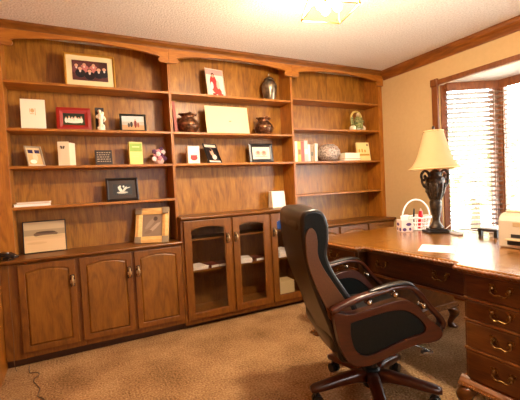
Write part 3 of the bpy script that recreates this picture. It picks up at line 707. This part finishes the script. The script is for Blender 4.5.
d = obj('drawer', B().box(1.741, 1.753, 1.165, 1.835, .596, .722), desk_x, r, w=r, bevel=.005)
bail(d, 1.298, .668, 1.741); bail(d, 1.712, .668, 1.741)

# ------------------------------------------------------------------ the chair
r = chair = root('office_chair', 'high-backed black leather executive chair with cherry arms on castors', 'chair', (1.43, 1.52, 0), -math.radians(20.05))
# base
obj('column', B().lathe([(0, .06), (.045, .06), (.05, .075), (.05, .15), (.04, .16), (.03, .165), (.03, .25), (.042, .255), (.042, .30), (0, .30)], n=20), black, r, smooth=False)
for j in range(5):
    a = math.radians(184+72*j); ca, sa = math.cos(a), math.sin(a)
    rings = []
    for q, z, hw, hh in ((.03, .116, .034, .036), (.10, .122, .033, .030), (.19, .112, .031, .025), (.28, .098, .031, .022), (.335, .09, .030, .019), (.355, .087, .022, .013)):
        ring = []
        for i in range(12):
            t = 2*PI*i/12; u = hw*math.copysign(abs(math.cos(t))**.6, math.cos(t)); v = hh*math.copysign(abs(math.sin(t))**.6, math.sin(t))
            ring.append((q*ca-u*sa, q*sa+u*ca, z+v))
        rings.append(ring)
    lg = obj('base_leg', B().loft(rings), cherry, r, smooth=True)
    c = B(); q = .32
    c.cyl((q*ca, q*sa, .03), (q*ca, q*sa, .07), .009, n=10)
    for s in (-1, 1):
        p0 = Vector((q*ca, q*sa, .0275))+Vector((-sa, ca, 0))*(s*.006); p1 = p0+Vector((-sa, ca, 0))*(s*.02)
        c.tube([p0, p1], .027, 18)
    c.box(q*ca-.012, q*ca+.012, q*sa-.012, q*sa+.012, .03, .058)
    obj('caster', c, plain((24, 23, 22), .3), lg)
obj('tilt_mechanism', B().box(-.13, .1, -.09, .09, .30, .35).box(-.2, .16, -.2, .2, .35, .365), black, r, bevel=.006)
lv = B().tube(spline([(.05, -.09, .345), (.10, -.16, .352), (.15, -.2, .352), (.19, -.205, .335), (.225, -.205, .312)], 5), .006, 8)
lv.box(.185, .24, -.217, -.193, .306, .318)
obj('tilt_lever', lv, plain((150, 150, 150), .25, .8), r)
# seat
def rbox(x0, x1, y0, y1, z0, z1, rd):
    b = B().box(x0, x1, y0, y1, z0, z1); bmesh.ops.bevel(b.bm, geom=b.bm.edges[:], offset=rd, segments=4, profile=.6, affect='EDGES'); return b
sc_ = obj('seat_cushion', rbox(-.30, .235, -.262, .262, .375, .475, .04), leather, r, smooth=True)
b = rbox(-.24, .215, -.235, .235, .46, .505, .02)
obj('seat_pad', b, leather, sc_, smooth=True)
# backrest: an S profile lofted across the width
rear = [(-.255, .335), (-.285, .42), (-.32, .53), (-.36, .64), (-.395, .75), (-.415, .85), (-.424, .94), (-.426, 1.01)]
topc = [(-.422, 1.045), (-.402, 1.068), (-.36, 1.076), (-.325, 1.066)]
front = [(-.303, 1.035), (-.292, .985), (-.294, .925), (-.305, .855), (-.276, .775), (-.225, .69), (-.17, .60), (-.145, .5), (-.15, .42), (-.165, .345)]
prof = spline(rear+topc+front, 4, closed=True)
cs = (sum(p[0] for p in prof)/len(prof), sum(p[1] for p in prof)/len(prof))
def inset_prof(d):
    n = len(prof); o = []
    for i in range(n):
        t = Vector(prof[(i+1) % n])-Vector(prof[i-1]); t.normalize(); nn = Vector((t.y, -t.x))
        o.append((prof[i][0]-nn.x*d*-1, prof[i][1]-nn.y*d*-1))
    return o
ar = sum(prof[i][0]*prof[(i+1) % len(prof)][1]-prof[(i+1) % len(prof)][0]*prof[i][1] for i in range(len(prof)))
sg = -1 if ar > 0 else 1
def ins(d): return inset_prof(d*sg)
W2 = .268
rings = []
for y, dd in ((-W2, .014), (-W2+.003, .006), (-W2+.009, .001), (-W2+.02, 0), (-.12, -.006), (0, -.012), (.12, -.006), (W2-.02, 0), (W2-.009, .001), (W2-.003, .006), (W2, .014)):
    rings.append([(u, y, v) for u, v in ins(dd)])
bk = obj('backrest', B().loft(rings), leather_r, r, smooth=True)
# welt piping and black side border, brown side strip
strip = [(-.408, .95), (-.396, .982), (-.376, .99), (-.357, .965), (-.351, .92), (-.352, .865), (-.332, .805), (-.275, .71), (-.215, .615), (-.195, .56), (-.302, .55), (-.325, .61), (-.36, .69), (-.392, .78), (-.407, .85), (-.409, .90)]
st = spline(strip, 4, closed=True)
for s in (-1, 1):
    y0 = s*(W2-.002); y1 = s*(W2+.007)
    bd = B().prism([p for p in ins(.016)], 'y', s*(W2-.012), s*(W2+.002))
    obj('side_border', bd, leather_g, bk)
    obj('side_strip', B().prism(st, 'y', y0, y1), leather_b, bk, bevel=.003)
    pp = B().tube([(u, s*(W2-.012), v) for u, v in ins(.006)], .0045, 6, closed=True)
    obj('piping', pp, leather, bk, smooth=True)
# headrest seam roll at the top rear
hd = B().loft([[(u, y, v) for u, v in [(-.43+dx, .955), (-.436+dx, .99), (-.43+dx, 1.03), (-.405, 1.066-e), (-.37, 1.08-e), (-.34, 1.066-e), (-.36, 1.02), (-.40, .98)]] for y, dx, e in ((-.245, .012, .016), (-.2, 0, .002), (0, -.006, -.006), (.2, 0, .002), (.245, .012, .016))])
obj('head_roll', hd, leather_r, bk, smooth=True, sub=1)
# arms
outer = spline([(-.305, .60), (-.296, .50), (-.272, .41), (-.24, .365), (-.18, .345), (-.12, .352), (-.05, .377), (.02, .402), (.09, .418), (.15, .42), (.195, .428), (.216, .452), (.205, .485), (.165, .52), (.13, .56), (.09, .605), (.04, .633), (-.02, .632), (-.09, .618), (-.17, .600), (-.24, .592)], 4, closed=True)
inner = spline([(-.232, .545), (-.232, .49), (-.216, .43), (-.185, .398), (-.14, .392), (-.08, .41), (-.01, .436), (.06, .456), (.105, .464), (.128, .476), (.134, .494), (.126, .514), (.105, .538), (.078, .562), (.048, .58), (.01, .590), (-.05, .588), (-.11, .578), (-.17, .566), (-.21, .557), (-.225, .552)], 4, closed=True)
for s in (-1, 1):
    yc = s*.312; yi, yo = yc-.024, yc+.024
    a = obj('armrest', B().ring(outer, inner, 'y', yi, yo), cherry, r, bevel=.009, seg=3)
    obj('side_panel', B().prism(inner, 'y', yc-.012, yc+.012), leather_g, a)
    rail = spline([(-.315, .606), (-.25, .632), (-.187, .655), (-.12, .67), (-.054, .683), (0, .694), (.05, .692), (.09, .675), (.12, .645), (.15, .605), (.182, .568), (.212, .535), (.226, .505), (.218, .482)], 4)
    rr = [.021+.004*math.sin(PI*min(1, j/len(rail)*1.4)) for j in range(len(rail))]
    rl = B(); rings = []
    for j, (u, v) in enumerate(rail):
        p0 = Vector(rail[max(j-1, 0)]); p1 = Vector(rail[min(j+1, len(rail)-1)]); t = (p1-p0).normalized(); nn = Vector((-t.y, t.x))
        ring = []
        for i in range(12):
            th = 2*PI*i/12; w_ = .027*math.copysign(abs(math.cos(th))**.6, math.cos(th)); h_ = .0125*math.copysign(abs(math.sin(th))**.6, math.sin(th))
            ring.append((u+nn.x*h_, yc+w_, v+nn.y*h_))
        rings.append(ring)
    obj('arm_rail', rl.loft(rings), cherry, a, smooth=True)
    pd = spline([(-.132, .682), (-.09, .692), (-.03, .704), (.03, .709), (.075, .700), (.106, .672), (.122, .652)], 4)
    rings = []
    for j, (u, v) in enumerate(pd):
        e = math.sin(PI*min(1, max(0.0, (j+.7)/(len(pd)+.4))))**.4
        rings.append([(u, yc+.024*e*math.cos(2*PI*i/12), v+.009*e*math.sin(2*PI*i/12)) for i in range(12)])
    obj('arm_pad', B().loft(rings), leather, a, smooth=True)
    for u, v in ((-.136, .6365), (-.007, .6605), (.13, .597)):
        sb = B().ball((u, yc-.013, v), .0155, 12, 8).ball((u, yc+.013, v), .0155, 12, 8).cyl((u, yc-.015, v), (u, yc+.015, v), .009)
        obj('stud', sb, steel, a, smooth=True)
    obj('arm_tip', B().ball((.212, yc, .475), (.016, .025, .03), 12, 8), black, a, smooth=True)

# ------------------------------------------------------------------ on the desk
TZ = .7708
r = root('table_lamp', 'bronze urn table lamp with a cream bell shade, at the desk back', 'lamp', (2.5, 1.885, TZ), math.radians(-28))
obj('base', B().box(-.082, .082, -.082, .082, 0, .018).box(-.06, .06, -.06, .06, .018, .032), plain((26, 22, 20), .3), r, bevel=.005)
obj('urn', B().lathe([(0, .03), (.05, .03), (.055, .045), (.042, .06), (.03, .08), (.026, .1), (.034, .15), (.042, .2), (.046, .245), (.038, .258), (.048, .27), (.058, .31), (.066, .37), (.072, .42), (.06, .44), (.04, .455), (.05, .47), (.03, .485), (.015, .5), (0, .5)], n=28), bronze, r, smooth=True)
lf = B()
for k_ in range(10):
    a = 2*PI*k_/10
    lf.tube([((.036+.038*t)*math.cos(a), (.036+.038*t)*math.sin(a), .262+.13*t) for t in (j/6 for j in range(7))], [.008, .012, .014, .015, .014, .011, .006], 6)
obj('carved_leaf', lf, bronze, r, smooth=True)
for s in (-1, 1):
    hb = spline([(s*.042, 0, .44), (s*.052, 0, .475), (s*.08, 0, .49), (s*.105, 0, .462), (s*.1, 0, .425), (s*.08, 0, .42), (s*.074, 0, .445), (s*.086, 0, .45)], 4)
    hc = spline([(s*.1, 0, .43), (s*.1, 0, .40), (s*.086, 0, .37), (s*.064, 0, .35), (s*.07, 0, .33), (s*.056, 0, .315)], 4)
    obj('scroll_handle', B().tube(hb, .011, 8).tube(hc, .010, 8), bronze, r, smooth=True)
obj('harp', B().cyl((0, 0, .49), (0, 0, .83), .006, n=8), brass, r)
sp = [(.2, .505), (.176, .53), (.15, .57), (.126, .625), (.105, .69), (.09, .745), (.078, .79), (.076, .8)]
inp = [(a-.003, z) for a, z in sp[::-1]]
sh = B(); n = 48
ringf = lambda a, z: [((a*.92*(1+.012*abs(math.sin(4*t))))*math.cos(t), (a*.92*(1+.012*abs(math.sin(4*t))))*math.sin(t), z) for t in (2*PI*i/n for i in range(n))]
sh.loft([ringf(a, z) for a, z in sp+inp], cap=False, closed=True)
sd = obj('lamp_shade', sh, shade_m, r, smooth=True)
obj('shade_trim', B().tube([(p[0], p[1], p[2]) for p in ringf(.198, .507)], .006, 6, closed=True).tube(ringf(.077, .798), .005, 6, closed=True), plain((226, 190, 130), .7), sd, smooth=True)
obj('shade_spider', B().cyl((-.076, 0, .795), (.076, 0, .795), .003, n=6).cyl((0, -.076, .795), (0, .076, .795), .003, n=6), brass, sd)
obj('finial', B().lathe([(0, .79), (.012, .79), (.012, .8), (.006, .806), (.01, .818), (.012, .828), (.006, .838), (.0, .846)], n=14), bronze, r, smooth=True)
r.scale = (.98, .98, .975)
cd = spline([(2.545, 1.85, .79), (2.60, 1.83, .83), (2.61, 1.80, .88), (2.60, 1.79, .93), (2.63, 1.77, .86), (2.66, 1.70, .776), (2.69, 1.63, .775), (2.70, 1.55, .775)], 6)
tag(obj('lamp_cord', B().tube(cd, .003, 6), plain((226, 216, 204), .4)), 'pale cord looping up beside the lamp foot on the desk', 'cord')
r = root('remote_control', 'small pale grey handset lying beside the lamp foot', 'remote', (2.49, 1.715, TZ), math.radians(62))
obj('body', B().box(-.06, .06, -.022, .022, 0, .018), plain((206, 206, 210), .4), r, bevel=.005)
obj('buttons', B().box(-.045, -.03, -.01, .01, .0182, .021).box(-.01, .005, -.01, .01, .0182, .021).box(.02, .04, -.012, .012, .0182, .021), plain((90, 92, 100), .4), r)
# basket
r = root('wire_basket', 'round white basket with a tall hoop handle, left of the lamp', 'basket', (2.565, 2.125, TZ), math.radians(-28))
b = B(); n = 20
for z, a in ((.004, .09), (.035, .098), (.065, .104), (.098, .112)): b.tube([(a*math.cos(2*PI*i/28), a*math.sin(2*PI*i/28), z) for i in range(28)], .0045, 6, closed=True)
for i in range(n): b.tube([(.09*math.cos(2*PI*i/n), .09*math.sin(2*PI*i/n), .004), (.112*math.cos(2*PI*i/n), .112*math.sin(2*PI*i/n), .098)], .004, 6)
b.lathe([(0, .001), (.09, .001), (.09, .005), (0, .005)], n=28)
obj('woven_side', b, plain((246, 240, 232), .4), r, smooth=False)
b = B().tube([(a_*math.cos(2*PI*i/28), a_*math.sin(2*PI*i/28), z_+.01*abs(math.sin(4*2*PI*i/28))) for i in range(28) for a_, z_ in ((.117, .098),)], .008, 6, closed=True)
obj('scalloped_rim', b, plain((246, 240, 232), .4), r, smooth=True)
obj('hoop_handle', B().tube([(.114*math.cos(t), 0, .098+.15*math.sin(t)) for t in (PI*j/20 for j in range(21))], .007, 8), plain((246, 240, 232), .4), r, smooth=True)
r2 = root('pencil_cup', 'small white square cup with purple patches before the basket', 'cup', (2.385, 2.09, TZ), math.radians(-24))
obj('cup', B().ring([(u*.046, v*.046) for u, v in ((-1, -1), (1, -1), (1, 1), (-1, 1))], [(u*.042, v*.042) for u, v in ((-1, -1), (1, -1), (1, 1), (-1, 1))], 'z', 0, .098).box(-.042, .042, -.042, .042, 0, .004), plain((240, 218, 206), .4), r2, bevel=.002)
pt = B()
for s_, (u, v, a, c_) in enumerate(((-.022, .022, .016, .014), (.014, .062, .022, .013), (.024, .024, .01, .012))): pt.prism(disc(u, v, a, c_, 14), 'y', -.0475, -.0455); pt.prism([(y_, z_) for y_, z_ in disc(u, v, a, c_, 14)], 'x', -.0475, -.0455)
obj('patch', pt, plain((88, 62, 110), .5), r2)
obj('note_paper', B().box(-.03, .03, -.004, .0, .006, .125).box(-.02, .036, .008, .012, .006, .112), paper, r2)
for (x, y, c, h_, lab) in ((2.56, 2.085, (206, 30, 40), .15, 'red marker standing in the white basket'), (2.545, 2.14, (40, 44, 40), .17, 'dark green pen standing tallest in the white basket'), (2.60, 2.12, (236, 206, 190), .165, 'pale pink pen standing in the white basket')):
    q = root('pen', lab, 'pen', (x, y, TZ+.0055), 0, 'pens in the white basket')
    M = Matrix.Rotation(math.radians(5), 4, 'X')
    rad = .018 if c[0] == 206 else .007
    obj('barrel', B().cyl((0, 0, .004), (0, 0, h_*.72), rad, n=12).xf(M), plain(c, .4), q)
    obj('cap', B().cyl((0, 0, h_*.72), (0, 0, h_), rad*1.1, rad*.8, n=12).xf(M), plain(c, .35), q)
# sheet of paper
r = tag(obj('paper_sheet', B().prism([(1.785, 1.475), (1.985, 1.605), (2.06, 1.45), (1.87, 1.30)], 'z', .7706, .7712), paper), 'white sheet of paper lying flat on the desk front', 'paper')
tag(obj('paper_clip', B().tube(spline([(1.93, 1.46, .773), (1.955, 1.475, .773), (1.96, 1.465, .773), (1.935, 1.45, .773), (1.94, 1.44, .773), (1.962, 1.455, .773)], 3), .0016, 5), steel), 'tiny metal clip lying on the white sheet', 'clip')
# black tray
r = root('desk_tray', 'black low desk stand with a white pad on top, beside the printer', 'stand', (2.61, 1.49, TZ), math.radians(-10))
obj('top', B().box(-.1, .1, -.075, .075, .04, .052), black, r, bevel=.004)
for u in (-.085, .085):
    for v in (-.06, .06): obj('leg', B().box(u-.012, u+.012, v-.012, v+.012, 0, .04), black, r, bevel=.002)
obj('pad', B().box(-.085, .085, -.062, .062, .0522, .062), plain((206, 212, 226), .5), r, bevel=.002)
r = root('paperweight', 'small pale block under the black desk stand', 'paperweight', (2.545, 1.49, TZ))
obj('block', B().box(-.014, .014, -.014, .014, 0, .028), plain((226, 214, 196), .4), r, bevel=.003)
# printer
r = root('printer', 'boxy beige desktop printer at the right end of the desk', 'printer', (2.42, 1.055, TZ))
pr = [(-.215, .0), (-.22, .012), (-.22, .155), (-.205, .185), (-.17, .2), (.2, .2), (.215, .185), (.215, 0)]
obj('housing', B().prism(pr, 'y', -.2, .2), beige, r, bevel=.008)
obj('paper_slot', B().box(-.2215, -.18, -.17, .13, .062, .082).box(-.2215, -.18, -.17, .15, .02, .044), plain((36, 32, 30), .5), r)
obj('output_tray', B().box(-.25, -.2, -.17, .15, .048, .056), plain((206, 180, 138), .5), r, bevel=.002)
obj('lid', B().box(-.17, .19, -.185, .185, .2002, .212), plain((214, 190, 150), .5), r, bevel=.004)
obj('control_panel', B().box(-.2225, -.2185, .02, .12, .125, .15), plain((190, 160, 116), .5), r, bevel=.002)
obj('paper_support', B().prism([(.10, .21), (.18, .21), (.21, .245), (.20, .25)], 'y', -.12, .12), plain((196, 170, 130), .5), r)

# ------------------------------------------------------------------ ceiling fixture
FXC = (1.385, 1.69)
r = root('ceiling_light', 'square brass ceiling light with flared glass panels and lit bulbs', 'ceiling light', (*FXC, H), math.radians(-14))
obj('canopy', B().box(-.075, .075, -.075, .075, -.022, -.001).box(-.012, .012, -.012, .012, -.2, -.022), brass, r, bevel=.004)
a0, z0, a1, z1 = .085, -.14, .125, -.27
fr = B()
for sx in (-1, 1):
    for sy in (-1, 1): fr.cyl((sx*a0, sy*a0, z0), (sx*a1, sy*a1, z1), .005, n=8)
for a, z in ((a0, z0), (a1, z1)):
    P4 = [(a, a, z), (-a, a, z), (-a, -a, z), (a, -a, z)]
    for i in range(4): fr.cyl(P4[i], P4[(i+1) % 4], .004, n=8)
obj('brass_frame', fr, brass, r)
for j in range(4):
    M = Matrix.Rotation(j*PI/2, 4, 'Z')
    g = B().loft([[(-a0, -a0, z0), (a0, -a0, z0), (a0, -a0+.003, z0), (-a0, -a0+.003, z0)], [(-a1, -a1, z1), (a1, -a1, z1), (a1, -a1+.003, z1), (-a1, -a1+.003, z1)]]).xf(M)
    obj('glass_panel', g, lampglass, r)
for sx, sy in ((-1, 0), (1, 0), (0, 1), (0, -1)):
    x, y = sx*.052, sy*.052
    s = obj('bulb_socket', B().cyl((sx*.012, sy*.012, -.19), (x, y, -.19), .006, n=8).cyl((x, y, -.195), (x, y, -.17), .014, n=12), brass, r)
    obj('bulb', B().lathe([(0, -.263), (.012, -.26), (.024, -.247), (.028, -.23), (.022, -.213), (.013, -.197), (.0, -.195)], (x, y, 0), n=14), bulb_m, s, smooth=True)

# ------------------------------------------------------------------ outdoors
struct('ground', B().box(4.2, 40, -25, 30, -.6, -.5).box(-20, 4.2, -25, -1.6, -.6, -.5), noisy('pale_bounce_ground', (196, 190, 176), (222, 216, 204), 6, rough=.95))  # ground made pale to bounce extra daylight up to the ceiling
leafm = noisy('garden_leaves', (150, 180, 110), (206, 222, 160), 20, rough=.8)
barkm = plain((92, 74, 56), .9)
for x, y, h_, rr_, lab in ((9.5, 6.0, 3.2, 1.5, 'leafy garden tree seen through the angled blind'), (10.5, 2.4, 2.6, 1.4, 'leafy garden shrub seen through the central bay window')):
    r = root('garden_tree', lab, 'tree', (x, y, -.5))
    b = B()
    for q in range(420):
        a = random.uniform(0, 2*PI); t = math.acos(random.uniform(-1, 1)); d_ = rr_*random.uniform(.6, 1)
        c = Vector((d_*math.sin(t)*math.cos(a), d_*math.sin(t)*math.sin(a), h_*.62+d_*.8*math.cos(t)))
        b.ball(c, (random.uniform(.08, .2), random.uniform(.08, .2), random.uniform(.05, .12)), 6, 4)
    obj('foliage', b, leafm, r)
    obj('trunk', B().tube([(0, 0, 0), (.05, 0, h_*.3), (0, .05, h_*.62)], [.14, .1, .06], 10), barkm, r)

# ------------------------------------------------------------------ light, sky, camera
def light(name, kind, loc, energy, col, **kw):
    l = bpy.data.lights.new(name, kind); l.energy = energy; l.color = col
    for a, v in kw.items(): setattr(l, a, v)
    o = bpy.data.objects.new(name, l); COL.objects.link(o); o.location = loc; return o
light('fixture_light', 'POINT', (FXC[0], FXC[1], H-.29), 120, (1, .82, .60), shadow_soft_size=.07)
for k_, (M, L) in enumerate(wins):                    # sampling portals at the real panes
    a = light('sky_portal', 'AREA', (0, 0, 0), 1, (1, 1, 1)); a.data.shape = 'RECTANGLE'; a.data.size = L; a.data.size_y = WZ1-WZ0
    a.data.cycles.is_portal = True
    a.matrix_world = M @ Matrix.Translation((L/2, .09, (WZ0+WZ1)/2)) @ Matrix.Rotation(-PI/2, 4, 'X')
sun = light('sun', 'SUN', (0, 0, 8), 24, (1, .96, .9), angle=.01); sun.rotation_euler = (math.radians(8), math.radians(-48), 0)
a = light('sky_portal', 'AREA', ((VX0+VX1)/2, YN-.09, (VZ0+VZ1)/2), 1, (1, 1, 1)); a.data.shape = 'RECTANGLE'; a.data.size = VX1-VX0; a.data.size_y = VZ1-VZ0  # portal for the added fill window
a.data.cycles.is_portal = True; a.rotation_euler = (PI/2, 0, 0)
W = bpy.data.worlds.new('sky'); S.world = W; W.use_nodes = True
bg = W.node_tree.nodes['Background']; bg.inputs['Color'].default_value = (.92, .97, 1, 1); bg.inputs['Strength'].default_value = 14

cam = bpy.data.cameras.new('camera'); co = bpy.data.objects.new('camera', cam); COL.objects.link(co)
cam.sensor_width = 36; cam.lens = 366.354/520*36; cam.clip_start = .02
yaw, pitch, roll = .477662, -.036700, -.050861
fwd = Vector((math.sin(yaw), math.cos(yaw), 0)); rt = Vector((math.cos(yaw), -math.sin(yaw), 0)); up = Vector((0, 0, 1))
f2 = fwd*math.cos(pitch)+up*math.sin(pitch); u2 = up*math.cos(pitch)-fwd*math.sin(pitch)
r3 = rt*math.cos(roll)+u2*math.sin(roll); u3 = u2*math.cos(roll)-rt*math.sin(roll)
co.matrix_world = Matrix(((r3.x, u3.x, -f2.x, 0), (r3.y, u3.y, -f2.y, 0), (r3.z, u3.z, -f2.z, 1.19419), (0, 0, 0, 1)))
S.camera = co
S.view_settings.view_transform = 'Standard'; S.view_settings.look = 'None'; S.view_settings.gamma = 1; S.view_settings.use_curve_mapping = False
S.view_settings.exposure = .36
S.cycles.use_denoising = True
S.cycles.max_bounces = 10; S.cycles.diffuse_bounces = 6; S.cycles.transparent_max_bounces = 16
